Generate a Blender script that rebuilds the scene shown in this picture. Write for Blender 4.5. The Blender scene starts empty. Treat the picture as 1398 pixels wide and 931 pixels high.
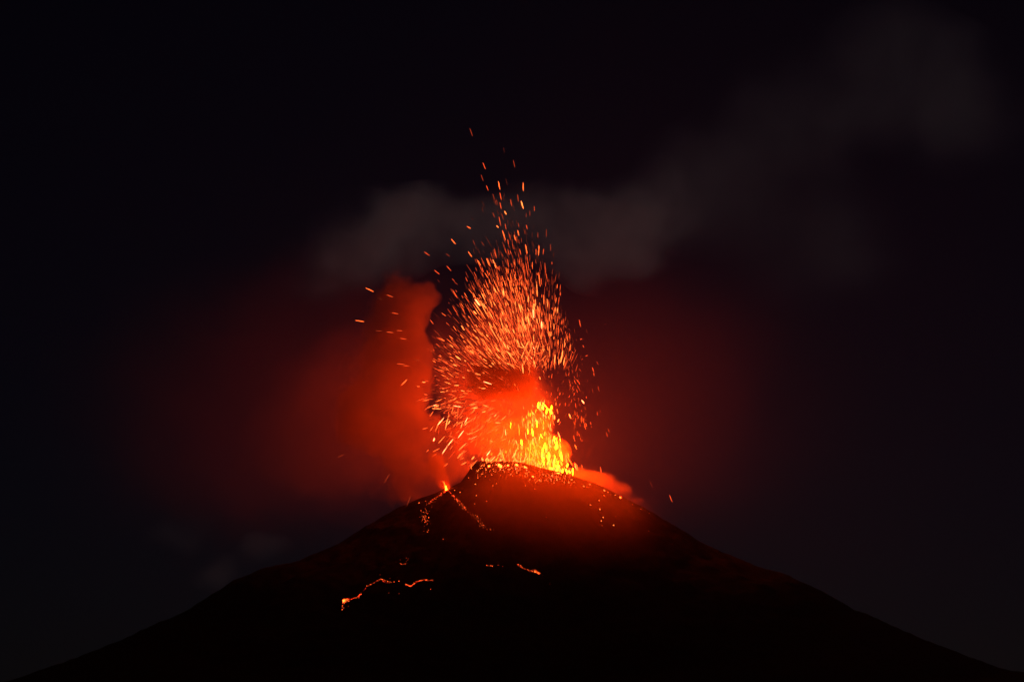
import bpy, bmesh, math, random
import numpy as np
from mathutils import Vector, Matrix, Quaternion, noise as mn
from mathutils.bvhtree import BVHTree

S = bpy.context.scene
C = S.collection
R = math.radians
random.seed(11)

# ------------------------------------------------------------------ camera, sky, moon, exposure
FPX = 3000.0                      # focal length in photograph pixels (1398 wide)
PITCH = R(9.4)
CAM = Vector((0, 0, 2.0))
FWD = Vector((0, math.cos(PITCH), math.sin(PITCH)))
UP = Vector((0, -math.sin(PITCH), math.cos(PITCH)))
RT = Vector((1, 0, 0))
cam = bpy.data.objects.new('camera', bpy.data.cameras.new('camera'))
C.objects.link(cam)
cam.location = CAM
cam.rotation_euler = (math.pi / 2 + PITCH, 0, 0)
cam.data.sensor_width = 36.0
cam.data.lens = 36.0 * FPX / 1398.0
cam.data.clip_start = 0.5
cam.data.clip_end = 60000
S.camera = cam

MOON_EL, MOON_AZ = R(9), R(4)          # azimuth clockwise from +Y
w = bpy.data.worlds.new('World'); S.world = w; w.use_nodes = True
nt = w.node_tree
bg = nt.nodes['Background']
sky = nt.nodes.new('ShaderNodeTexSky'); sky.sky_type = 'NISHITA'; sky.sun_disc = False
sky.sun_elevation = MOON_EL; sky.sun_rotation = MOON_AZ
sky.ozone_density = 10.0; sky.dust_density = 0.2; sky.air_density = 1.0
nt.links.new(sky.outputs[0], bg.inputs[0])
bg.inputs[1].default_value = 0.00045
sun = bpy.data.objects.new('moonlight', bpy.data.lights.new('moonlight', 'SUN'))
C.objects.link(sun)
sun.data.energy = 0.075; sun.data.angle = R(0.5); sun.data.color = (0.93, 0.94, 1.0)
d = Vector((math.sin(MOON_AZ) * math.cos(MOON_EL), math.cos(MOON_AZ) * math.cos(MOON_EL), math.sin(MOON_EL)))
sun.rotation_euler = (-d).to_track_quat('-Z', 'Y').to_euler()
sun.location = (0, 0, 3000)

vs = S.view_settings
S.display_settings.display_device = 'sRGB'
vs.view_transform = 'Standard'; vs.look = 'None'; vs.exposure = 0; vs.gamma = 1; vs.use_curve_mapping = False
S.render.engine = 'CYCLES'
cy = S.cycles
cy.max_bounces = 3; cy.diffuse_bounces = 1; cy.glossy_bounces = 1; cy.transmission_bounces = 0
cy.volume_bounces = 1; cy.transparent_max_bounces = 8
cy.use_denoising = True
cy.sample_clamp_direct = 25; cy.sample_clamp_indirect = 4
cy.use_light_tree = True
cy.caustics_reflective = False; cy.caustics_refractive = False
cy.volume_max_steps = 256
cy.pixel_filter_type = 'BLACKMAN_HARRIS'; cy.filter_width = 1.5

# ------------------------------------------------------------------ helpers
Y0 = 2900.0                       # distance of the summit


def at(u, v, Y=Y0):
    """world point that stands at distance Y in the direction of photograph pixel (u, v)"""
    dr = FWD + RT * ((u - 699.0) / FPX) - UP * ((v - 465.5) / FPX)
    return CAM + dr * (Y / dr.y)


def link(name, me, mat=None, parent=None):
    o = bpy.data.objects.new(name, me)
    C.objects.link(o)
    if mat:
        me.materials.append(mat)
    if parent:
        o.parent = parent
    return o


def tag(o, label, cat=None, group=None, kind=None):
    if label: o['label'] = label
    if cat: o['category'] = cat
    if group: o['group'] = group
    if kind: o['kind'] = kind
    return o


def empty(name, loc):
    o = bpy.data.objects.new(name, None)
    o.empty_display_size = 2
    C.objects.link(o); o.location = loc
    return o


def newmat(name):
    m = bpy.data.materials.new(name); m.use_nodes = True
    m.node_tree.nodes.clear()
    return m, m.node_tree


def node(nt, t, **kw):
    n = nt.nodes.new(t)
    for k, v in kw.items():
        setattr(n, k, v)
    return n


def lava_mat(name, col, strength, sample=True, var=0.5, scale=1.5):
    """glowing lava: hotter and cooler patches over a dark crust"""
    m, nt = newmat(name)
    out = node(nt, 'ShaderNodeOutputMaterial')
    p = node(nt, 'ShaderNodeBsdfPrincipled')
    p.inputs['Base Color'].default_value = (0.04, 0.03, 0.028, 1)
    p.inputs['Roughness'].default_value = 0.9
    p.inputs['Emission Color'].default_value = (*col, 1)
    tc = node(nt, 'ShaderNodeTexCoord')
    n = node(nt, 'ShaderNodeTexNoise'); n.inputs['Scale'].default_value = scale; n.inputs['Detail'].default_value = 2
    mr = node(nt, 'ShaderNodeMapRange')
    mr.inputs[1].default_value = 0.35; mr.inputs[2].default_value = 0.65
    mr.inputs[3].default_value = strength * (1 - var); mr.inputs[4].default_value = strength * (1 + var)
    nt.links.new(tc.outputs['Object'], n.inputs['Vector'])
    nt.links.new(n.outputs[0], mr.inputs[0])
    if var > 0: nt.links.new(mr.outputs[0], p.inputs['Emission Strength'])
    p.inputs['Emission Strength'].default_value = strength
    nt.links.new(p.outputs[0], out.inputs[0])
    m.cycles.emission_sampling = 'FRONT' if sample else 'NONE'
    return m


HEAT = {
    'faint': lava_mat('lava_cooling', (1.0, 0.12, 0.045), 0.12, False),
    'dim': lava_mat('lava_dull_red', (1.0, 0.09, 0.022), 0.5, False),
    'red': lava_mat('lava_red', (1.0, 0.085, 0.016), 1.5, False),
    'orange': lava_mat('lava_orange', (1.0, 0.115, 0.018), 3.0, False),
    'yellow': lava_mat('lava_yellow', (1.0, 0.17, 0.030), 4.5, False),
    'white': lava_mat('lava_pale_yellow', (1.0, 0.16, 0.05), 9.0),
    'hot': lava_mat('lava_core_orange', (1.0, 0.012, 0.0006), 55.0, var=0),
    'glow': lava_mat('lava_lump_yellow', (1.0, 0.030, 0.0035), 40.0, var=0),
    'vent': lava_mat('lava_vent_yellow', (1.0, 0.055, 0.002), 260.0, var=0),
    'molten': lava_mat('lava_core_yellow', (1.0, 0.060, 0.0011), 2700.0, var=0),
}

# ------------------------------------------------------------------ rock and ground materials
def rock_mat(name, c0, c1, sc, low_shade=False):
    m, nt = newmat(name)
    out = node(nt, 'ShaderNodeOutputMaterial')
    p = node(nt, 'ShaderNodeBsdfPrincipled'); p.inputs['Roughness'].default_value = 0.95
    p.inputs['Specular IOR Level'].default_value = 0.0
    tc = node(nt, 'ShaderNodeTexCoord')
    n = node(nt, 'ShaderNodeTexNoise'); n.inputs['Scale'].default_value = sc
    n.inputs['Detail'].default_value = 9; n.inputs['Roughness'].default_value = 0.62
    r = node(nt, 'ShaderNodeValToRGB')
    r.color_ramp.elements[0].position = 0.35; r.color_ramp.elements[0].color = (*c0, 1)
    r.color_ramp.elements[1].position = 0.68; r.color_ramp.elements[1].color = (*c1, 1)
    n2 = node(nt, 'ShaderNodeTexNoise'); n2.inputs['Scale'].default_value = 0.12
    n2.inputs['Detail'].default_value = 7; n2.inputs['Roughness'].default_value = 0.7
    b = node(nt, 'ShaderNodeBump'); b.inputs['Strength'].default_value = 0.35; b.inputs['Distance'].default_value = 6
    nt.links.new(tc.outputs['Object'], n.inputs['Vector']); nt.links.new(tc.outputs['Object'], n2.inputs['Vector'])
    nt.links.new(n.outputs[0], r.inputs[0])
    if low_shade:
        sx = node(nt, 'ShaderNodeSeparateXYZ'); nt.links.new(tc.outputs['Object'], sx.inputs[0])
        ma = node(nt, 'ShaderNodeMath', operation='MULTIPLY_ADD'); ma.inputs[1].default_value = 45
        nt.links.new(n.outputs[0], ma.inputs[0]); nt.links.new(sx.outputs[2], ma.inputs[2])
        mr = node(nt, 'ShaderNodeMapRange'); mr.inputs[1].default_value = 150; mr.inputs[2].default_value = 300
        nt.links.new(ma.outputs[0], mr.inputs[0])
        mx = node(nt, 'ShaderNodeMix', data_type='RGBA')
        mx.inputs[6].default_value = (0.008, 0.012, 0.006, 1)  # lower slope painted darker and greener so it takes less lava glow
        nt.links.new(mr.outputs[0], mx.inputs[0]); nt.links.new(r.outputs[0], mx.inputs[7])
        nt.links.new(mx.outputs[2], p.inputs['Base Color'])
    else:
        nt.links.new(r.outputs[0], p.inputs['Base Color'])
    nt.links.new(n2.outputs[0], b.inputs['Height']); nt.links.new(b.outputs[0], p.inputs['Normal'])
    nt.links.new(p.outputs[0], out.inputs[0])
    return m


M_ROCK = rock_mat('dark_volcanic_rock', (0.040, 0.028, 0.025), (0.075, 0.052, 0.045), 0.03, True)
M_SOIL = rock_mat('dark_plain_soil', (0.02, 0.022, 0.015), (0.05, 0.05, 0.035), 0.01)

# ------------------------------------------------------------------ volcano
AX = 690.0                        # pixel column of the cone's axis
left_px = [(690, 630), (655, 630), (646, 634), (639, 645), (628, 660), (612, 668), (575, 681), (545, 694),
           (500, 719), (460, 745), (408, 768), (360, 778), (320, 794), (262, 834), (200, 862), (130, 893),
           (30, 930), (-120, 948), (-330, 953), (-600, 960), (-900, 962.5)]
right_px = [(690, 630), (720, 634), (745, 640), (770, 647), (800, 657), (830, 670), (850, 680), (880, 696),
            (920, 719), (950, 739), (985, 758), (1030, 775), (1070, 787), (1120, 811), (1160, 834), (1200, 851),
            (1250, 874), (1300, 894), (1360, 916), (1500, 940), (1700, 954), (1950, 960), (2250, 962.5)]


def prof(px):
    rr, zz = [], []
    for u, v in px:
        p = at(u, v)
        rr.append(abs(p.x - at(AX, 640).x)); zz.append(p.z)
    return np.array(rr), np.array(zz)


PL, PR = prof(left_px), prof(right_px)
X0 = at(AX, 640).x
ZTOP = at(AX, 630).z
PF = (np.array([0, 22, 40, 200, 350, 500, 700, 900, 1200]), ZTOP - np.array([0, 2, 9, 132, 226, 290, 322, 330, 332.0]))


def terrain_z(x, y, detail=True):
    dx, dy = x - X0, y - Y0
    r = math.hypot(dx, dy)
    a = math.atan2(dy, dx)
    t = (1 + math.cos(a)) / 2
    t = t * t * (3 - 2 * t)
    z = float(np.interp(r, *PL)) * (1 - t) + float(np.interp(r, *PR)) * t
    f = max(0.0, -math.sin(a)) ** 2          # the side towards the camera is steeper
    z = z * (1 - f) + float(np.interp(r, *PF)) * f
    # crater bowl behind the eastern part of the rim
    cx, cyy = at(742, 640).x, Y0 + 34
    g = math.hypot((x - cx) / 42, (y - cyy) / 26)
    if g < 1.6:
        z -= 26 * max(0, 1 - (g / 1.6) ** 2)
    if detail:
        k = min(1, r / 220)
        n = mn.fractal(Vector((math.cos(a) * 3.2, math.sin(a) * 3.2, r / 900)) * 1.7, 0.9, 2.1, 4)
        z += k * 7 * n * (0.35 + 0.65 * abs(math.sin(a)))
        z += (0.7 + 1.6 * k) * mn.fractal(Vector((x, y, 3.0)) / 26, 0.8, 2.1, 6)
        z += 2.2 * min(1, max(0, (r - 260) / 200)) * abs(mn.noise(Vector((x, y, 9.0)) / 5.5))
    return z


bm = bmesh.new()
SEG = 640
radii = [0]
r_ = 0
while r_ < 1750:
    r_ += 2.4 if r_ < 230 else 2.4 + (r_ - 230) * 0.014
    radii.append(r_)
rings = []
c0 = bm.verts.new((X0, Y0, terrain_z(X0, Y0)))
for r_ in radii[1:]:
    ring = []
    for s in range(SEG):
        a = 2 * math.pi * s / SEG
        x, y = X0 + r_ * math.cos(a), Y0 + r_ * math.sin(a)
        z = terrain_z(x, y)
        f = max(0.0, (r_ - 1250) / 500)
        z = z * (1 - f * f * (3 - 2 * f) if f < 1 else 0) - 6 * min(f, 1)
        ring.append(bm.verts.new((x, y, z)))
    rings.append(ring)
for s in range(SEG):
    bm.faces.new((c0, rings[0][s], rings[0][(s + 1) % SEG]))
for i in range(len(rings) - 1):
    A, B = rings[i], rings[i + 1]
    for s in range(SEG):
        t = (s + 1) % SEG
        bm.faces.new((A[s], B[s], B[t], A[t]))
for f in bm.faces: f.smooth = True
BVH = BVHTree.FromBMesh(bm)
me = bpy.data.meshes.new('volcano'); bm.to_mesh(me); bm.free()
volcano = link('volcano', me, M_ROCK)
tag(volcano, 'dark steep volcano cone glowing red around its erupting summit', 'volcano', kind='structure')

bm = bmesh.new()
G = 14000
n = 40
gv = [[bm.verts.new((-G + 2 * G * i / n, -3000 + 17000 * j / n, 0)) for j in range(n + 1)] for i in range(n + 1)]
for i in range(n):
    for j in range(n):
        bm.faces.new((gv[i][j], gv[i + 1][j], gv[i + 1][j + 1], gv[i][j + 1]))
me = bpy.data.meshes.new('ground'); bm.to_mesh(me); bm.free()
tag(link('ground', me, M_SOIL), None, kind='structure')


def on_slope(u, v):
    """point of the volcano's surface in the direction of a photograph pixel, with its normal"""
    dr = (FWD + RT * ((u - 699.0) / FPX) - UP * ((v - 465.5) / FPX)).normalized()
    for k in range(12):
        h = BVH.ray_cast(CAM, dr)
        if h[0] is not None and (h[0] - CAM).length < 3300:
            return h[0], h[1]
        v += 1
        dr = (FWD + RT * ((u - 699.0) / FPX) - UP * ((v - 465.5) / FPX)).normalized()
    return at(u, v), Vector((0, -0.5, 0.8))


# ------------------------------------------------------------------ haze and smoke
def box(name, lo, hi):
    bm = bmesh.new()
    bmesh.ops.create_cube(bm, size=1)
    for v in bm.verts:
        v.co = Vector([lo[i] if v.co[i] < 0 else hi[i] for i in range(3)])
    me = bpy.data.meshes.new(name); bm.to_mesh(me); bm.free()
    return link(name, me)


m, nt = newmat('night_haze')
out = node(nt, 'ShaderNodeOutputMaterial')
pv = node(nt, 'ShaderNodeVolumePrincipled')
pv.inputs['Color'].default_value = (0.80, 0.82, 0.95, 1)
pv.inputs['Density'].default_value = 1.0e-5
pv.inputs['Anisotropy'].default_value = 0.0
nt.links.new(pv.outputs[0], out.inputs['Volume'])
hz = box('haze', (-14100, -3100, -8), (14100, 14100, 1600))
hz.data.materials.append(m); hz['kind'] = 'stuff'


def smoke(name, label, blobs, density, color, warp=30, wscale=70, fine=25, fineamp=0.9, thr=0.25, soft=0.5,
          step=1.0, aniso=0.0, Y=Y0, absorb=None, grow=0.9):
    """a body of smoke: blobs are (u, v, half width, half height, depth offset, half depth, weight) in metres"""
    m, nt = newmat(name)
    L = nt.links.new
    out = node(nt, 'ShaderNodeOutputMaterial')
    pv = node(nt, 'ShaderNodeVolumePrincipled')
    pv.inputs['Color'].default_value = (*color, 1)
    pv.inputs['Anisotropy'].default_value = aniso
    if absorb: pv.inputs['Absorption Color'].default_value = (*absorb, 1)
    tc = node(nt, 'ShaderNodeTexCoord')
    n1 = node(nt, 'ShaderNodeTexNoise'); n1.inputs['Scale'].default_value = 1 / wscale; n1.inputs['Detail'].default_value = 2
    L(tc.outputs['Object'], n1.inputs['Vector'])
    sub = node(nt, 'ShaderNodeVectorMath', operation='SUBTRACT'); sub.inputs[1].default_value = (0.5, 0.5, 0.5)
    L(n1.outputs['Color'], sub.inputs[0])
    wv = node(nt, 'ShaderNodeVectorMath', operation='MULTIPLY_ADD')
    wv.inputs[1].default_value = (warp * 2,) * 3
    L(sub.outputs[0], wv.inputs[0]); L(tc.outputs['Object'], wv.inputs[2])
    cen = at(blobs[0][0], blobs[0][1], Y + blobs[0][4])
    acc = None
    hull = bmesh.new()
    for (u, v, rx, rz, dy, ry, wt) in blobs:
        c = at(u, v, Y + dy) - cen
        mad = node(nt, 'ShaderNodeVectorMath', operation='MULTIPLY_ADD')
        mad.inputs[1].default_value = (1 / rx, 1 / ry, 1 / rz)
        mad.inputs[2].default_value = (-c.x / rx, -c.y / ry, -c.z / rz)
        L(wv.outputs[0], mad.inputs[0])
        ln = node(nt, 'ShaderNodeVectorMath', operation='LENGTH'); L(mad.outputs[0], ln.inputs[0])
        mr = node(nt, 'ShaderNodeMapRange', interpolation_type='SMOOTHSTEP')
        mr.inputs[1].default_value = 1.25; mr.inputs[2].default_value = 0.0
        mr.inputs[3].default_value = 0.0; mr.inputs[4].default_value = wt
        L(ln.outputs['Value'], mr.inputs[0])
        if acc is None:
            acc = mr.outputs[0]
        else:
            ad = node(nt, 'ShaderNodeMath', operation='ADD'); L(acc, ad.inputs[0]); L(mr.outputs[0], ad.inputs[1]); acc = ad.outputs[0]
        ret = bmesh.ops.create_icosphere(hull, subdivisions=3, radius=1)
        for vv in ret['verts']:
            q = vv.co
            k = grow + 0.16 * mn.fractal((c + Vector((q.x * rx, q.y * ry, q.z * rz))) / wscale * 1.4, 0.8, 2, 3)
            vv.co = c + Vector((q.x * rx * k, q.y * ry * k, q.z * rz * k))
    n2 = node(nt, 'ShaderNodeTexNoise'); n2.inputs['Scale'].default_value = 1 / fine; n2.inputs['Detail'].default_value = 3.5
    n2.inputs['Roughness'].default_value = 0.55
    L(wv.outputs[0], n2.inputs['Vector'])
    fm = node(nt, 'ShaderNodeMath', operation='MULTIPLY_ADD')
    fm.inputs[1].default_value = fineamp; fm.inputs[2].default_value = 1 - 0.5 * fineamp
    L(n2.outputs[0], fm.inputs[0])
    mu = node(nt, 'ShaderNodeMath', operation='MULTIPLY'); L(acc, mu.inputs[0]); L(fm.outputs[0], mu.inputs[1])
    dm = node(nt, 'ShaderNodeMapRange', interpolation_type='SMOOTHSTEP')
    dm.inputs[1].default_value = thr; dm.inputs[2].default_value = thr + soft
    dm.inputs[3].default_value = 0; dm.inputs[4].default_value = density
    L(mu.outputs[0], dm.inputs[0])
    L(dm.outputs[0], pv.inputs['Density'])
    L(pv.outputs[0], out.inputs['Volume'])
    m.cycles.volume_step_rate = step
    me = bpy.data.meshes.new(name); hull.to_mesh(me); hull.free()
    o = bpy.data.objects.new(name, me); C.objects.link(o); o.location = cen
    rm = o.modifiers.new('r', 'REMESH'); rm.mode = 'VOXEL'; rm.voxel_size = max(2.5, min(b[3] for b in blobs) / 4)
    dg = bpy.context.evaluated_depsgraph_get()
    me2 = bpy.data.meshes.new_from_object(o.evaluated_get(dg))
    o.modifiers.clear(); o.data = me2
    bpy.data.meshes.remove(me); me2.name = name
    me2.materials.clear(); me2.materials.append(m)
    tag(o, label, 'smoke')
    return o


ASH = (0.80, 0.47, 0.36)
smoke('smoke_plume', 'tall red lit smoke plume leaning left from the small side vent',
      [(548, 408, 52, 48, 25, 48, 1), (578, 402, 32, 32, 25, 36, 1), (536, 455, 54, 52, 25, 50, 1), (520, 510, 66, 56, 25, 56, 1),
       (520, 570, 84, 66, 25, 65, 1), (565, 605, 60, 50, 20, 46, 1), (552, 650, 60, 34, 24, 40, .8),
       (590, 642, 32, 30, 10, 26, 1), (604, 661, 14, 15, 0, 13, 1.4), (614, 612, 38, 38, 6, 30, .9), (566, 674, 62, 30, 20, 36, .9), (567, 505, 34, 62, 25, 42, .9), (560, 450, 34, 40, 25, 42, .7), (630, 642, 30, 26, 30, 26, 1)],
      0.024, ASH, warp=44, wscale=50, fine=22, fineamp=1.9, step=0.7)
smoke('drifting_smoke', 'soft red smoke spreading left out of the tall plume',
      [(465, 560, 115, 105, -90, 95, 1), (480, 630, 110, 70, -90, 80, 0.9), (400, 600, 120, 100, -80, 90, 0.6), (500, 490, 80, 70, -60, 70, 0.6)],
      0.0021, ASH, warp=50, wscale=90, fine=50, fineamp=1.3, step=1.0, thr=0.05, soft=1.0)
smoke('smoke_veil', 'faint wide dark red smoke drifting left of the tall plume',
      [(400, 540, 260, 230, 120, 190, 1), (250, 560, 240, 220, 150, 180, 0.7), (480, 480, 200, 220, 120, 150, 0.8)],
      0.00055, ASH, warp=60, wscale=150, fine=90, step=2.5, thr=0.0, soft=1.2, fineamp=1.4, grow=1.05)
smoke('thin_ash_veil', 'very thin dark red ash veil spreading round the summit to the right',
      [(740, 550, 280, 210, 0, 240, 1), (930, 540, 300, 240, 0, 260, 0.8), (820, 480, 250, 230, 0, 230, 0.7)],
      0.00008, ASH, warp=80, wscale=220, fine=140, step=3, thr=0.05, soft=1.2, fineamp=1.7, grow=1.05)
smoke('ash_fall', 'thin red lit ash sinking in front of the summit slope',
      [(742, 684, 120, 58, -110, 90, 1), (776, 718, 120, 58, -125, 90, 0.8), (700, 700, 100, 60, -120, 80, 0.5), (750, 730, 160, 85, -190, 110, .55)],
      0.0058, ASH, warp=40, wscale=120, fine=80, step=2.0, thr=0.0, soft=1.1, fineamp=.5, grow=1.05)
smoke('smoke_ball', 'rolling dark red ash ball in the middle of the lava fountain',
      [(688, 496, 46, 36, -48, 36, 1), (658, 518, 38, 32, -44, 32, 0.9), (712, 520, 32, 28, -46, 28, 0.9), (680, 534, 46, 26, -50, 30, .8)],
      0.045, (0.22, 0.11, 0.075), warp=26, wscale=34, fine=15, fineamp=2.3, step=0.8)  # smoke colour darkened to give the ball its shaded front
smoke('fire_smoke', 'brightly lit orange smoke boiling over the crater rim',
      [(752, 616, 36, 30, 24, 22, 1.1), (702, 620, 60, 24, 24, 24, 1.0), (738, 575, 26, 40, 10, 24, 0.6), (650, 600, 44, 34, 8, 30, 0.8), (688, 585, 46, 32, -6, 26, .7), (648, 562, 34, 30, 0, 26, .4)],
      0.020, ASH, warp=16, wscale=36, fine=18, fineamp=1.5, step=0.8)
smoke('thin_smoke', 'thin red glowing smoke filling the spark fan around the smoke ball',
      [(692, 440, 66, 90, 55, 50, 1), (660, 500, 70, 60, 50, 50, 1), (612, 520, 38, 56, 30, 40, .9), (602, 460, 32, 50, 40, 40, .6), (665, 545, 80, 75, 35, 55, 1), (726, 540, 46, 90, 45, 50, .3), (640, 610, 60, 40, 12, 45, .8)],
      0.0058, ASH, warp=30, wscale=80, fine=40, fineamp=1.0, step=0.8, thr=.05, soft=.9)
smoke('vent_smoke', 'small bright orange puff of smoke over the side vent flame',
      [(605, 657, 10, 13, 2, 10, 1.2), (599, 646, 15, 17, 3, 14, 1), (593, 630, 21, 20, 5, 18, .8), (611, 664, 6, 6, 1, 6, 1)],
      0.06, ASH, warp=4, wscale=16, fine=9, fineamp=1.4, step=0.8, Y=on_slope(609, 669)[0].y)
smoke('slope_smoke', 'low orange smoke bank creeping down the right hand slope',
      [(796, 650, 30, 14, 25, 26, 1), (822, 656, 26, 14, 22, 26, 1), (846, 668, 24, 13, 18, 24, 0.9), (868, 684, 24, 10, 15, 22, 0.6)],
      0.010, ASH, warp=8, wscale=22, fine=14, step=0.8)
GREY = (0.86, 0.82, 0.80)
smoke('grey_smoke_cloud', 'dim grey smoke cloud hanging behind the top of the fountain',
      [(600, 305, 150, 80, 0, 140, .9), (500, 325, 150, 95, 0, 140, .8), (720, 300, 150, 90, 10, 140, .8), (830, 335, 130, 100, 20, 140, 1),
       (900, 290, 160, 110, 30, 150, 0.6), (430, 375, 120, 80, 0, 120, 0.45)],
      0.0060, GREY, aniso=0.5, fineamp=2.4, warp=110, wscale=150, fine=110, step=1.2, Y=Y0 + 1000, thr=0.08, soft=1.3, grow=1.0)
smoke('high_smoke_cloud', 'very faint dark smoke drifting up into the right hand sky',
      [(960, 260, 170, 130, 0, 170, 1), (1080, 170, 190, 140, 20, 170, 1), (1220, 90, 210, 140, 40, 180, 1), (1330, 150, 180, 130, 40, 170, 0.8),
       (1130, 330, 200, 150, 40, 180, 0.6)],
      0.0011, GREY, aniso=0.5, fineamp=2.0, warp=110, wscale=260, fine=150, step=1.4, Y=Y0 + 1000, thr=0.02, soft=1.2, grow=1.0)
smoke('low_grey_smoke', 'pale grey smoke patch behind the left slope of the volcano',
      [(360, 745, 60, 34, 0, 70, 1), (300, 780, 70, 40, 0, 70, 0.8), (250, 720, 110, 60, 60, 100, 0.5)],
      0.0018, GREY, aniso=0.5, fineamp=1.8, warp=50, wscale=120, fine=70, step=1.2, Y=Y0 + 900, thr=0.15, soft=0.8)

# ------------------------------------------------------------------ flying lava
def spindle(seed, sides=6):
    """unit lava clot with its exposure trail modelled as a solid along z: length 1, radius 1, lumpy"""
    rnd = random.Random(seed)
    bm = bmesh.new()
    prof_ = [(-0.5, 0.0), (-0.40, 0.5), (-0.18, 0.9), (0.05, 1.0), (0.28, 0.75), (0.42, 0.4), (0.5, 0.0)]
    rows = []
    for z, r in prof_:
        if r == 0:
            rows.append([bm.verts.new((0, 0, z))]); continue
        ox, oy = rnd.uniform(-.2, .2), rnd.uniform(-.2, .2)
        rows.append([bm.verts.new((ox + r * rnd.uniform(.75, 1.2) * math.cos(6.283 * s / sides),
                                   oy + r * rnd.uniform(.75, 1.2) * math.sin(6.283 * s / sides), z + rnd.uniform(-.03, .03)))
                     for s in range(sides)])
    for A, B in zip(rows, rows[1:]):
        for s in range(sides):
            t = (s + 1) % sides
            if len(A) == 1: bm.faces.new((A[0], B[t], B[s]))
            elif len(B) == 1: bm.faces.new((A[s], A[t], B[0]))
            else: bm.faces.new((A[s], A[t], B[t], B[s]))
    me = bpy.data.meshes.new('lava_streak'); bm.to_mesh(me); bm.free()
    return me


SHAPES = [spindle(k) for k in range(3)]
STREAK = {}
for h, mt in HEAT.items():
    for k, me in enumerate(SHAPES):
        c = me.copy(); c.materials.append(mt); STREAK[h, k] = c

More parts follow.
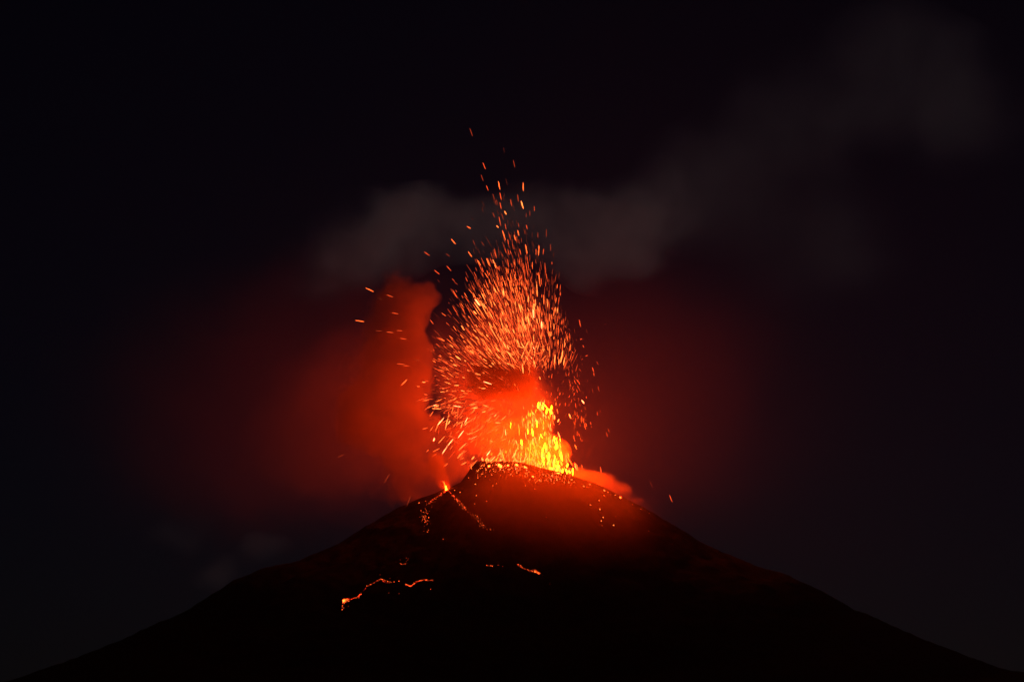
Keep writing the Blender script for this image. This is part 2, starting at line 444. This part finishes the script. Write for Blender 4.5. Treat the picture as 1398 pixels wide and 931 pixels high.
# (u, v, length, half width, lean in degrees from vertical: + leans its top to the right, heat)
rnd = random.Random(5)
singles = [
    (643.2, 180.7, 10, .75, -20, 'dim'), (688, 205, 7, .6, -8, 'faint'), (661, 226.7, 9, .75, -22, 'red'), (701.8, 223.7, 9, .75, -14, 'dim'),
    (658.2, 243, 8, .7, -20, 'dim'), (681.4, 253.4, 10, 1.0, -12, 'orange'), (691.5, 248.5, 9, .6, -14, 'faint'), (714.3, 255.3, 10, 1.0, -2, 'orange'),
    (665.3, 257, 7, .8, -20, 'red'), (683.4, 268.2, 9, .9, -14, 'red'), (707.2, 270.6, 9, 1.2, -8, 'dim'), (713, 280, 10, 1.3, -16, 'yellow'),
    (674, 268.9, 8, .6, -18, 'dim'), (676.7, 276.8, 7, .6, -14, 'dim'), (683.4, 281.1, 8, .8, -14, 'red'), (660, 279.6, 9, .6, -24, 'faint'),
    (698.6, 274.7, 7, .6, -10, 'faint'), (690, 290.8, 5, .9, -30, 'yellow'), (674.1, 294, 7, .9, -24, 'dim'), (686.2, 296.2, 8, .7, -18, 'dim'),
    (723.3, 291.4, 7, .6, -4, 'dim'), (682.5, 302.6, 12, .8, -12, 'red'), (644.9, 299, 5, .6, -36, 'faint'), (640, 310.6, 5.5, .9, -58, 'orange'),
    (679.3, 309.7, 3.5, .9, -45, 'yellow'), (688, 321.5, 12, 1.0, -18, 'orange'), (707.6, 318.3, 7, 1.1, -14, 'orange'), (702.9, 324.7, 7, 1.0, -16, 'orange'),
    (696.3, 324.3, 8, 1.4, -10, 'dim'), (745.9, 318.3, 10, .6, 0, 'dim'), (618.9, 329.9, 8, .95, -42, 'orange'), (718.6, 340.2, 11, 1.1, -12, 'orange'),
    (735.4, 342, 12, 1.1, 2, 'orange'), (741.8, 343.7, 7, .8, 6, 'red'), (658.9, 332.7, 6, .6, -35, 'dim'), (641.7, 347.3, 8, .9, -36, 'orange'),
    (583, 346.7, 8, .75, -54, 'red'), (611.6, 348.4, 6, .6, -54, 'dim'), (653.7, 358.5, 8, 1.0, -34, 'orange'), (666.4, 358, 10, 1.2, -24, 'orange'),
    (675, 360.2, 11, 1.1, -22, 'yellow'), (613, 366.7, 8, .8, -44, 'red'), (596.5, 371.8, 8, .75, -52, 'red'), (622.3, 386.6, 6, .7, -50, 'dim'),
    (651.8, 413, 10, 1.9, -38, 'white'), (728, 428, 11, 1.7, -6, 'white'), (729.8, 420, 9, 1.5, -8, 'yellow'), (739.5, 443.8, 9, 1.5, -2, 'white'),
    (791.7, 441.4, 9, .85, -12, 'red'), (793.2, 463, 2.5, .8, 70, 'red'), (800.7, 485.7, 3, .8, 65, 'red'), (794.7, 490.4, 2.5, .7, 60, 'dim'),
    (815.8, 495.8, 5, .6, -26, 'dim'), (809.7, 504.8, 6, .9, -18, 'red'), (817.3, 530.8, 7, .7, -12, 'dim'), (826.5, 442.7, 3, .6, 75, 'faint'),
    (504.5, 395.7, 10, .95, -66, 'orange'), (532.3, 404.2, 8, .75, -70, 'red'), (518.4, 407.7, 8, .6, -75, 'faint'), (491, 438.3, 10, 1.0, -82, 'orange'),
    (539.3, 427.8, 8, .8, -78, 'red'), (517.3, 451.8, 8, .65, -88, 'dim'), (532.3, 453.7, 8, .7, -84, 'red'), (545.5, 451.4, 7, .7, -86, 'red'),
    (551, 462.6, 8, .75, -80, 'red'), (547, 497, 9, .8, -84, 'red'), (554.8, 499.4, 7, .7, -86, 'red'), (569.5, 491.6, 7, .6, -84, 'dim'),
    (552, 521.8, 9, 1.0, 44, 'orange'), (465, 622.4, 9, .65, 68, 'dim'), (528, 653, 11, .7, 30, 'dim'), (557.9, 684, 12, .6, 20, 'dim'),
    (604, 463.8, 6, .8, -60, 'orange'), (786, 610, 6, .9, -24, 'orange'), (788, 638, 8, .9, -12, 'orange'), (794.7, 637.4, 6, .8, -16, 'red'),
    (820.3, 641.4, 8, .8, -10, 'red'), (816, 666, 13, .9, -6, 'red'), (818.4, 668, 13, .9, -10, 'red'), (915.9, 680.3, 9, .8, -20, 'red'),
    (889, 660.8, 8, .6, -24, 'faint'), (836, 693.7, 7, .6, -52, 'dim'), (795.8, 548.4, 5, 1.5, -40, 'white'), (778.1, 568.1, 6, 1.5, -22, 'yellow'),
    (798.6, 581.7, 7, .8, -14, 'red'), (828.6, 593, 6, .65, -20, 'dim'),
]

streaks = [(*s, 1) for s in singles]


def length(m):
    return min(17, max(2.2, m * rnd.lognormvariate(-.08, .42)))


def girth(h):
    return {'faint': .5, 'dim': .55, 'red': .65, 'orange': .64, 'yellow': .8, 'white': 1.1}[h] * rnd.lognormvariate(-.14, .3)



def bound(v, tab):
    return float(np.interp(v, [t[0] for t in tab], [t[1] for t in tab]))


LB = [(322, 684), (335, 668), (352, 645), (400, 618), (440, 606), (500, 596), (550, 588), (600, 600), (640, 630)]
RB = [(330, 735), (350, 748), (400, 756), (450, 764), (500, 778), (550, 786), (600, 790), (640, 784)]


def lean_at(u, v):
    """which way the light trail of a clot runs: up and out in the fan, level at the left edge, falling lower down"""
    if v < 470 or u > 745:
        a = math.degrees(math.atan2(u - 752, 600 - v)) * 1.05
        return a + rnd.gauss(0, 5)
    fan = math.degrees(math.atan2(u - 752, 600 - v))
    k = min(1, (v - 470) / 90)
    if u < 690:
        side = -80 - 60 * min(1, max(0, (v - 510) / 70)) + rnd.gauss(0, 16)
        if rnd.random() < 0.16: side += rnd.uniform(-60, 60)
        return fan * (1 - k) + side * k
    if v > 555:
        return rnd.choice((-150, -165, -8, 5, -20)) + rnd.gauss(0, 8)
    return fan + rnd.gauss(0, 22)


def pick(t):
    x = rnd.random(); s = 0
    for k, p in t:
        s += p
        if x < s: return k
    return t[-1][0]


# upper fan
for i in range(2500):
    v = 322 + 182 * rnd.betavariate(2.7, 1.45)
    lo, hi = bound(v, LB), bound(v, RB)
    cx = 702 + (v - 420) * .05
    u = rnd.gauss(cx, (hi - lo) * 0.235)
    if u < cx: u = cx + (u - cx) * 1.12
    if u < lo - 30 or u > hi + 12: continue
    edge = min(1, max(0, (u - lo) / 45)) * min(1, max(0, (hi + 6 - u) / 18))
    hi = min(1, max(0, (v - 340) / 70))
    h = pick([('faint', .28 + .18 * (1 - hi) - .1 * edge), ('dim', .37), ('red', .24), ('orange', .09 + .05 * edge), ('yellow', .02 + .05 * edge), ('white', .012)])
    streaks.append((u, v, length(8.0), girth(h), lean_at(u, v), h, 0))
# middle: over the smoke ball and out to the left fringe
for i in range(560):
    v = rnd.uniform(470, 578)
    lo, hi = bound(v, LB), bound(v, RB)
    u = rnd.uniform(lo + 10, hi) if rnd.random() < .62 else lo + 22 + rnd.gauss(0, 20)
    h = pick([('faint', .26), ('dim', .33), ('red', .23), ('orange', .13), ('yellow', .04), ('white', .01)])
    short = rnd.random() < .4 or u > 700
    streaks.append((u, v, length(3.6 if short else 6.5), girth(h), lean_at(u, v), h, 0))
# lower left: falling outward
for i in range(330):
    v = rnd.uniform(545, 636)
    lo = bound(v, LB)
    u = rnd.gauss(lo + 52, 30)
    if u > 750: continue
    h = pick([('faint', .14), ('dim', .28), ('red', .28), ('orange', .19), ('yellow', .08), ('white', .03)])
    streaks.append((u, v, length(7.5), girth(h), lean_at(u, v), h, 0))
# short sparks dropping in front of the crater rim
for i in range(70):
    u = rnd.uniform(648, 792)
    v = bound(u, [(640, 646), (655, 633), (690, 632), (720, 636), (745, 642), (770, 650), (800, 660)]) + rnd.uniform(-4, 22)
    h = pick([('dim', .3), ('red', .4), ('orange', .3)])
    streaks.append((u, v, length(4), girth(h), (-150 if u < 700 else -175) + rnd.gauss(0, 12), h, 2))
# bright core above the vent: a ragged flame, wide at the rim
for i in range(380):
    k = rnd.random() ** 2.3
    v = 644 - 94 * k
    hw = 50 * (1 - k) ** .8 + 7
    q = rnd.triangular(-1.6, 1, .45)
    u = 738 - 2 * k + q * hw + rnd.gauss(0, 4)
    if u > 786: continue
    near = max(0, 1 - abs(u - 755) / 45) * (1 - k)
    h = pick([('orange', .42 - .2 * near), ('yellow', .28), ('hot', .26), ('molten', .03 + .10 * near)])
    wd = {'orange': .85, 'yellow': 1.0, 'hot': 1.2, 'molten': 1.45}[h] * rnd.lognormvariate(-.05, .35)
    streaks.append((u, v, length(6.5), wd, rnd.gauss(-6, 13), h, 0))
for i in range(75):
    u = rnd.uniform(662, 742)
    v = bound(u, [(660, 632), (690, 632), (720, 635), (745, 641)]) - abs(rnd.gauss(0, 7))
    h = pick([('orange', .35), ('yellow', .35), ('hot', .3)])
    streaks.append((u, v, length(5.5), rnd.uniform(.8, 1.5), (-140 if u < 700 else -160) + rnd.gauss(0, 18), h, 0))
for (u, v, ln, wd) in ((735, 553, 7, 2.4), (741, 556, 6, 2.0), (746, 562, 7, 1.8), (753, 556, 5, 1.6), (712, 604, 7, 2.6), (740, 620, 11, 2.6), (749, 624, 12, 2.4),
                       (760, 608, 9, 3.2), (766, 622, 13, 2.6), (727, 590, 9, 1.8), (733, 579, 8, 1.6), (757, 600, 8, 2.2)):
    streaks.append((u, v, ln, wd, rnd.gauss(-5, 6), 'molten', 0))
# thin scatter up the right edge and above the fan
for i in range(130):
    v = rnd.uniform(420, 600)
    u = bound(v, RB) + abs(rnd.gauss(0, 14)) - 6
    h = pick([('faint', .45), ('dim', .35), ('red', .2)])
    streaks.append((u, v, rnd.uniform(2, 7), rnd.uniform(.5, .75), rnd.gauss(-8, 14), h, 0))
for i in range(60):
    v = 345 - 80 * rnd.random() ** 2
    u = rnd.gauss(698, 22)
    h = pick([('faint', .5), ('dim', .35), ('red', .15)])
    streaks.append((u, v, rnd.uniform(5, 9), rnd.uniform(.5, .75), lean_at(u, v), h, 0))

HEATRANK = {'faint': .2, 'dim': .5, 'red': .8, 'orange': 1.1, 'yellow': 1.6, 'white': 2.2, 'hot': 2.2, 'glow': 2.2, 'vent': 2.3, 'molten': 2.6}
order = sorted(range(len(streaks)), key=lambda i: -(100 if streaks[i][6] == 1 else streaks[i][2] * streaks[i][3] * HEATRANK[streaks[i][5]]))
solo = set(order[:300])
WORD = {'faint': 'faint dark red', 'dim': 'dull red', 'red': 'bright red', 'orange': 'orange', 'yellow': 'yellow', 'white': 'pale yellow', 'hot': 'orange yellow', 'glow': 'glaring yellow', 'vent': 'glaring yellow', 'molten': 'bright yellow'}


SPECIAL = {(643.2, 180.7): 'topmost lava clot streak of all, thin and dull red, alone in the dark sky',
           (504.5, 395.7): 'orange lava clot streak flying left past the upper left edge of the tall smoke plume',
           (491, 438.3): 'leftmost orange lava clot streak flying almost level beside the tall smoke plume',
           (465, 622.4): 'dull red lava clot streak farthest left of all, low in the drifting red smoke',
           (528, 653): 'thin dull red lava clot streak falling through smoke just above the left slope',
           (552, 521.8): 'orange lava clot streak leaning right in the middle of the tall smoke plume',
           (915.9, 680.3): 'red lava clot streak farthest right of all, falling beyond the slope smoke',
           (795.8, 548.4): 'large pale yellow lava clot streak alone in the dark right of the fountain',
           (791.7, 441.4): 'thin red lava clot streak standing alone in the dark right of the spark fan',
           (651.8, 413): 'thickest pale yellow lava clot streak in the upper left of the spark fan',
           (640, 310.6): 'short orange lava clot streak leaning far left beside the thin top of the fan',
           (836, 693.7): 'dull red lava clot streak leaning left in front of the right hand slope'}


def zone(u, v):
    if u < 582: return 'in front of the tall red smoke plume'
    if u > 786 and v > 420: return 'in the dark to the right of the fountain'
    if v < 335: return 'high above the fan of sparks'
    if v < 420: return 'in the top of the spark fan'
    if v < 490:
        return 'in the left half of the spark fan' if u < 700 else 'in the right half of the spark fan'
    if v < 560:
        if u < 645: return 'at the left fringe beside the smoke ball'
        return 'over the dark smoke ball' if u < 735 else 'right of the dark smoke ball'
    if u < 690: return 'falling left of the crater rim'
    return 'in the bright core above the crater'


def streak_matrix(u, v, ln, wd, lean, dy, tilt):
    a = R(lean)
    dirv = RT * math.sin(a) + Vector((0, 0, 1)) * math.cos(a) + Vector((0, 1, 0)) * tilt
    q = Vector((0, 0, 1)).rotation_difference(dirv.normalized())
    return Matrix.LocRotScale(at(u, v, Y0 + dy), q, Vector((wd * .56, wd * .56, ln * 1.25)))


rest_v, rest_f, rest_m = [], [], []
heats = list(HEAT)
seen = {}
for i in order:
    u, v, ln, wd, lean, h, hand = streaks[i]
    core = 1 if v > 560 and u > 690 else 0
    dy = -45 - rnd.uniform(0, 25) if hand == 2 else (rnd.gauss(28, 12) if core else rnd.gauss(12, 34))
    if not core and hand == 0 and 468 < v < 585 and u < 745: dy = rnd.gauss(-88, 26)
    if hand == 1 and u < 600: dy = -75
    M = streak_matrix(u, v, ln, wd, lean, dy, rnd.gauss(0, .15))
    if i in solo:
        o = bpy.data.objects.new('lava_streak', STREAK[h, rnd.randrange(3)])  # light trail of a moving clot, built as a glowing solid
        C.objects.link(o); o.matrix_world = M
        size = 'large' if ln * wd > 13 else ('long thin' if ln > 8 else 'short')
        lab = SPECIAL.get((u, v)) or '%s %s glowing lava clot streak %s' % (size, WORD[h], zone(u, v))
        seen.setdefault(lab, []).append((o, u, v, hand))
        tag(o, lab, 'lava clot', 'lava clots flying above the crater')
    else:
        me = STREAK[h, rnd.randrange(3)]
        b = len(rest_v)
        rest_v += [tuple(M @ p.co) for p in me.vertices]
        for p in me.polygons:
            rest_f.append([b + k for k in p.vertices]); rest_m.append(heats.index(h))
me = bpy.data.meshes.new('lava_sparks'); me.from_pydata(rest_v, [], rest_f)
for h in heats: me.materials.append(HEAT[h])
me.polygons.foreach_set('material_index', rest_m)
tag(link('lava_sparks', me), 'dense spray of countless small glowing sparks filling the fountain', 'sparks', kind='stuff')
print('streaks', len(streaks), 'labels', len(seen))

# ------------------------------------------------------------------ glowing rocks lying on the slope
def lump(seed, rough=.3, sub=2):
    bm = bmesh.new(); bmesh.ops.create_icosphere(bm, subdivisions=sub, radius=1)
    for v in bm.verts:
        v.co *= 1 + rough * mn.noise(v.co * 1.7 + Vector((seed * 7.1, 0, 0))) + .12 * mn.noise(v.co * 5 + Vector((seed, 3, 1)))
    me = bpy.data.meshes.new('glowing_rock'); bm.to_mesh(me); bm.free()
    return me


LUMPS = [lump(k) for k in range(4)]
ROCK = {}
for h, mt in HEAT.items():
    for k, me in enumerate(LUMPS):
        c = me.copy(); c.materials.append(mt); ROCK[h, k] = c
rocks = [(727.4, 650.9, 2.6, 'white'), (736.6, 655.3, 1.6, 'yellow'), (733.5, 656.5, 1.2, 'orange'), (738.5, 657, 1.1, 'orange'), (761.9, 646.4, 2.6, 'white'),
         (766, 648, 1.4, 'yellow'), (772, 650, 1.5, 'yellow'), (780.3, 654.8, 1.6, 'yellow'), (784, 658.5, 1.3, 'orange'), (797, 663.7, 1.8, 'yellow'),
         (801, 665, 1.0, 'orange'), (805.3, 660.9, 1.4, 'yellow'), (825, 669.9, 1.6, 'yellow'), (830, 672, 1.3, 'orange'), (839.7, 675.7, 1.2, 'yellow'),
         (846.9, 679.3, 1.8, 'white'), (824.6, 676.6, 1.2, 'orange'), (818, 683, 1.4, 'yellow'), (806.3, 689.3, 1.2, 'orange'), (819, 695.4, 1.6, 'yellow'),
         (823.5, 706.2, 1.4, 'yellow'), (820.8, 711, 1.4, 'yellow'), (837.4, 717, 1.6, 'yellow'), (840.9, 704.9, .9, 'red'), (863.4, 688.8, .9, 'red'),
         (874.8, 695, 1.0, 'red'), (886.4, 700.8, .9, 'dim'), (745.8, 706, 1.2, 'red'), (730, 667.6, 1.0, 'orange'), (885.6, 724.8, .7, 'dim'),
         (667.8, 636.6, 2.0, 'white'), (682.6, 636.6, 3.0, 'white'), (693.8, 635.6, 2.0, 'white'), (705.2, 635.2, 3.0, 'white'), (712.7, 637, 1.6, 'yellow'),
         (718, 638.3, 2.2, 'white'), (639.7, 652.3, 1.1, 'orange'), (620.8, 669, 1.1, 'orange'), (628.3, 672, 1.1, 'orange'), (677.8, 660, 1.0, 'orange'),
         (673, 663, 1.1, 'orange'), (664.9, 684, 1.2, 'red'), (648, 687.7, 1.2, 'red'), (572.2, 686.6, 1.3, 'orange'), (581, 684, .9, 'red'),
         (605, 736, .8, 'red'), (730.3, 667.7, .8, 'red'), (717.4, 663, 1.2, 'orange')]
hand_rocks = len(rocks)
for i in range(170):
    t = rnd.random()
    u = 648 + 130 * t + rnd.gauss(0, 5)
    edge = bound(u, [(640, 646), (655, 633), (690, 632), (720, 636), (745, 642), (770, 650), (800, 660), (850, 683)])
    v = edge + 2 + abs(rnd.gauss(0, 1)) * (9 if t < .8 else 5)
    h = pick([('red', .35), ('orange', .35), ('yellow', .2), ('white', .1)])
    rocks.append((u, v, rnd.uniform(.6, 1.15), h))
for i in range(26):
    rocks.append((rnd.uniform(640, 850), rnd.uniform(665, 720), rnd.uniform(.4, .7), pick([('dim', .6), ('red', .4)])))
rows = []
for i, (u, v, s, h) in enumerate(rocks):
    if h == 'white' and i < hand_rocks: h = 'glow'
    p, nrm = on_slope(u, v)
    o = bpy.data.objects.new('glowing_rock', ROCK[h, i % 4]); C.objects.link(o)
    o.location = p + nrm * s * .45
    o.rotation_euler = (rnd.uniform(0, 6), rnd.uniform(0, 6), rnd.uniform(0, 6))
    s *= .85 if h == 'glow' else .6
    o.scale = (s * rnd.uniform(.8, 2.0), s * rnd.uniform(.7, 1.2), s * rnd.uniform(.5, 1))
    if v < bound(u, [(640, 646), (655, 633), (690, 632), (720, 636), (745, 642), (770, 650), (800, 660), (850, 683)]) + 5:
        z = 'lying along the crater rim'
    elif u < 640: z = 'on the slope beside the small side vent'
    elif u < 700: z = 'on the left part of the summit slope'
    elif u < 790: z = 'on the summit slope below the bright core'
    else: z = 'on the right hand slope below the smoke bank'
    size = 'large' if s > 1.55 else ('mid sized' if s > .95 else 'tiny')
    tag(o, '%s %s glowing rock %s' % (size, WORD[h], z), 'rock', 'glowing rocks on the summit slopes')
    rows.append((o, u, v))

# ------------------------------------------------------------------ lava flows
def crack_mat(name, hot, strength, scale, lo, hi):
    """dark crust broken by glowing lava"""
    m, nt = newmat(name)
    L = nt.links.new
    out = node(nt, 'ShaderNodeOutputMaterial')
    p = node(nt, 'ShaderNodeBsdfPrincipled')
    p.inputs['Base Color'].default_value = (0.03, 0.025, 0.022, 1); p.inputs['Roughness'].default_value = .9
    tc = node(nt, 'ShaderNodeTexCoord')
    n = node(nt, 'ShaderNodeTexNoise'); n.inputs['Scale'].default_value = scale; n.inputs['Detail'].default_value = 4
    r = node(nt, 'ShaderNodeValToRGB')
    e = r.color_ramp.elements
    e[0].position = lo; e[0].color = (0, 0, 0, 1)
    e[1].position = hi; e[1].color = (*hot, 1)
    k = e.new((lo + hi) / 2); k.color = (hot[0] * .25, hot[1] * .06, hot[2] * .04, 1)
    p.inputs['Emission Strength'].default_value = strength
    L(tc.outputs['Object'], n.inputs['Vector']); L(n.outputs[0], r.inputs[0]); L(r.outputs[0], p.inputs['Emission Color'])
    L(p.outputs[0], out.inputs[0])
    m.cycles.emission_sampling = 'FRONT'
    return m


M_CHAN = crack_mat('lava_channel_glow', (1, .055, .011), 4.0, .35, .40, .66)
M_CHANR = crack_mat('lava_channel_red', (1, .045, .012), 2.4, .45, .44, .70)
M_FRONT = crack_mat('lava_front_glow', (1, .07, .008), 14.0, .4, .30, .55)


def drape(path, width, name, mat, parent, base):
    """a low lumpy tongue of lava that follows the slope along photograph points"""
    pts = []
    for (a, b) in zip(path, path[1:]):
        n = max(2, int(math.hypot(b[0] - a[0], b[1] - a[1]) / 1.2))
        for k in range(n):
            t = k / n
            pts.append((a[0] + (b[0] - a[0]) * t, a[1] + (b[1] - a[1]) * t, a[2] + (b[2] - a[2]) * t))
    pts.append(path[-1])
    P = []
    for (u, v, wd) in pts:
        u += rnd.gauss(0, .5); v += rnd.gauss(0, .4)
        p, nrm = on_slope(u, v); P.append((p, nrm, wd * width * rnd.uniform(.7, 1.3)))
    bm = bmesh.new(); rows = []
    for i, (p, nrm, wd) in enumerate(P):
        q = P[min(i + 1, len(P) - 1)][0] - P[max(i - 1, 0)][0]
        side = q.cross(nrm)
        side = side.normalized() if side.length > 1e-5 else Vector((1, 0, 0))
        row = []
        for k in range(7):
            a = math.pi * k / 6
            row.append(bm.verts.new(p - base + side * math.cos(a) * wd + nrm * (math.sin(a) * wd * rnd.uniform(.5, .9) - .4)))
        rows.append(row)
    for A, B in zip(rows, rows[1:]):
        for k in range(6): bm.faces.new((A[k], A[k + 1], B[k + 1], B[k]))
        bm.faces.new((A[6], A[0], B[0], B[6]))
    bm.faces.new(rows[0]); bm.faces.new(rows[-1][::-1])
    bmesh.ops.recalc_face_normals(bm, faces=bm.faces[:])
    me = bpy.data.meshes.new(name); bm.to_mesh(me); bm.free()
    return link(name, me, mat, parent)


def ember(u, v, s, h, parent, base):
    p, nrm = on_slope(u, v)
    o = bpy.data.objects.new('ember', ROCK[h, rnd.randrange(4)]); C.objects.link(o); o.parent = parent
    o.location = p - base + nrm * s * .4
    s *= .72
    o.rotation_euler = (rnd.uniform(0, 6), rnd.uniform(0, 6), rnd.uniform(0, 6)); o.scale = (s * rnd.uniform(.8, 1.6), s, s * rnd.uniform(.6, 1))


def scatter(path, n, heats_, parent, base, smin=.35, smax=.75):
    """embers along a path of (u, v, spread, weight)"""
    ws = [p[3] for p in path[:-1]]
    for i in range(n):
        k = rnd.choices(range(len(ws)), ws)[0]
        t = rnd.random()
        a, b = path[k], path[k + 1]
        sp = a[2] + (b[2] - a[2]) * t
        ember(a[0] + (b[0] - a[0]) * t + rnd.gauss(0, sp), a[1] + (b[1] - a[1]) * t + rnd.gauss(0, sp * .5),
              rnd.uniform(smin, smax), pick(heats_), parent, base)


def flow(label, root_uv):
    p, _ = on_slope(*root_uv)
    o = empty('lava_flow', p)
    tag(o, label, 'lava flow', 'lava flows on the volcano slopes')
    return o, p


REDS = [('dim', .5), ('red', .4), ('orange', .1)]
f, b = flow('short red lava stream running down left from the small side vent', (610, 671))
drape([(611, 670, 1.2), (604, 674, 1), (597, 678, .9), (590, 683, .8), (585, 690, .8)], 1.0, 'channel', M_CHAN, f, b)
scatter([(606, 673, .8, 1), (592, 682, 1.2, 1), (583, 692, 3.2, 2.2), (579, 703, 4.2, 2.5), (581, 714, 4.2, .6), (583, 727, 1.5, .1), (584, 729, 1, 0)], 95, REDS, f, b)
f, b = flow('short red lava stream running down right from the small side vent', (613, 671))
drape([(612, 670, 1.2), (618, 675, 1), (625, 682, .9), (632, 690, .9), (637, 695, .7)], 1.0, 'channel', M_CHAN, f, b)
scatter([(618, 676, .9, 1), (628, 687, 1.6, 2), (636, 696, 1.6, .5), (646, 703, 1.2, .4), (650, 705, 2, 1.4), (655, 713, 2.2, 1.4), (660, 719, 2.5, .4), (677, 725, 1.5, 0)], 95, REDS, f, b)
f, b = flow('longest lower lava tongue with a bright yellow front at its left end', (490, 813))
drape([(474, 818, 1.6), (480, 817.5, 1.3), (488.7, 815, 1.1), (494, 810.6, 1)], 1.1, 'channel', M_CHAN, f, b)
drape([(497, 806, .6), (500.8, 801, .8), (510.6, 794, .8), (520.3, 790.6, 1), (526.4, 794.7, 1), (532.5, 795.5, .7)], .85, 'channel', M_CHANR, f, b)
drape([(470, 823, 1.0), (472, 819, 2.4), (475, 817, 3.0), (478, 817.5, 2.0)], 1.5, 'hot_front', M_FRONT, f, b)
scatter([(466, 832, 1.0, .6), (470, 823, 1.2, 1), (476, 818, 1.4, .6), (489, 815, 1, .6), (501, 800, 1, .8), (520, 790, 1, .8), (532, 795, 1, .4), (545, 793, 1, 0)], 70,
        [('dim', .3), ('red', .4), ('orange', .3)], f, b)
for (u, v) in ((475.5, 827), (531, 809), (532.5, 789), (519, 784.5), (545, 810)): ember(u, v, .55, 'dim', f, b)
f, b = flow('short wavy lava tongue right of the longest lower one', (570, 795))
drape([(553, 797.7, .7), (559.7, 800.3, 1.1), (565.3, 797.2, 1), (570.2, 793, 1), (580, 791, 1.2), (585, 792.5, .9), (590.9, 792.3, .8)], .9, 'channel', M_CHAN, f, b)
scatter([(553, 797, .8, 1), (560, 800, .8, 1), (570, 793, .8, 1), (580, 791, .9, 1), (591, 792, .6, 0)], 42, [('dim', .2), ('red', .4), ('orange', .4)], f, b)
ember(588, 804, .6, 'red', f, b)
f, b = flow('short lava tongue with a bright right end under the summit', (720, 779))
drape([(705, 770, .7), (712, 774, .8), (719.8, 779, .7), (728, 780, 1)], .75, 'channel', M_CHANR, f, b)
drape([(728, 780, 1.0), (732, 781, 2.0), (736, 782, 1.4)], 1.35, 'hot_front', M_FRONT, f, b)
scatter([(706, 770, .8, 1), (720, 778, 1.2, 1), (732, 779, 2.5, 1), (737, 782, 1, .05), (753, 800, 1, 0)], 46, [('dim', .3), ('red', .4), ('orange', .3)], f, b)
f, b = flow('tiny red ember patch left of the tongue under the summit', (671, 772))
scatter([(660, 770, .8, .3), (668, 772, .8, 1), (674, 771.5, .6, .2), (692, 772, .6, 0)], 14, REDS, f, b)
f, b = flow('tiny red ember patch above the longest lower tongue', (549, 769))
scatter([(545, 770, .7, 1), (555, 769, .7, 0)], 9, REDS, f, b)
scatter([(549, 765, 2.5, 1), (556, 763, 2, 0)], 6, [('dim', .7), ('faint', .3)], f, b)

# ------------------------------------------------------------------ flame of the small side vent
p, nrm = on_slope(609, 669)
fl = empty('vent_flame', p)
tag(fl, 'small yellow flame of lava spitting from the side vent', 'flame')
for (u, v, ln, wd, lean, h) in ((609, 667, 7, 2.2, -10, 'vent'), (607.5, 663, 9, 1.2, -14, 'hot'), (610, 669.5, 4, 2.6, 70, 'glow'), (606, 659, 5, .8, -30, 'orange')):
    M = streak_matrix(u, v, ln, wd, lean, 0, 0)
    M.translation = at(u, v, p.y - 1)
    o = bpy.data.objects.new('tongue', STREAK[h, 1]); C.objects.link(o); o.parent = fl
    o.matrix_parent_inverse = Matrix.Identity(4)
    o.matrix_basis = Matrix.Translation(-p) @ M
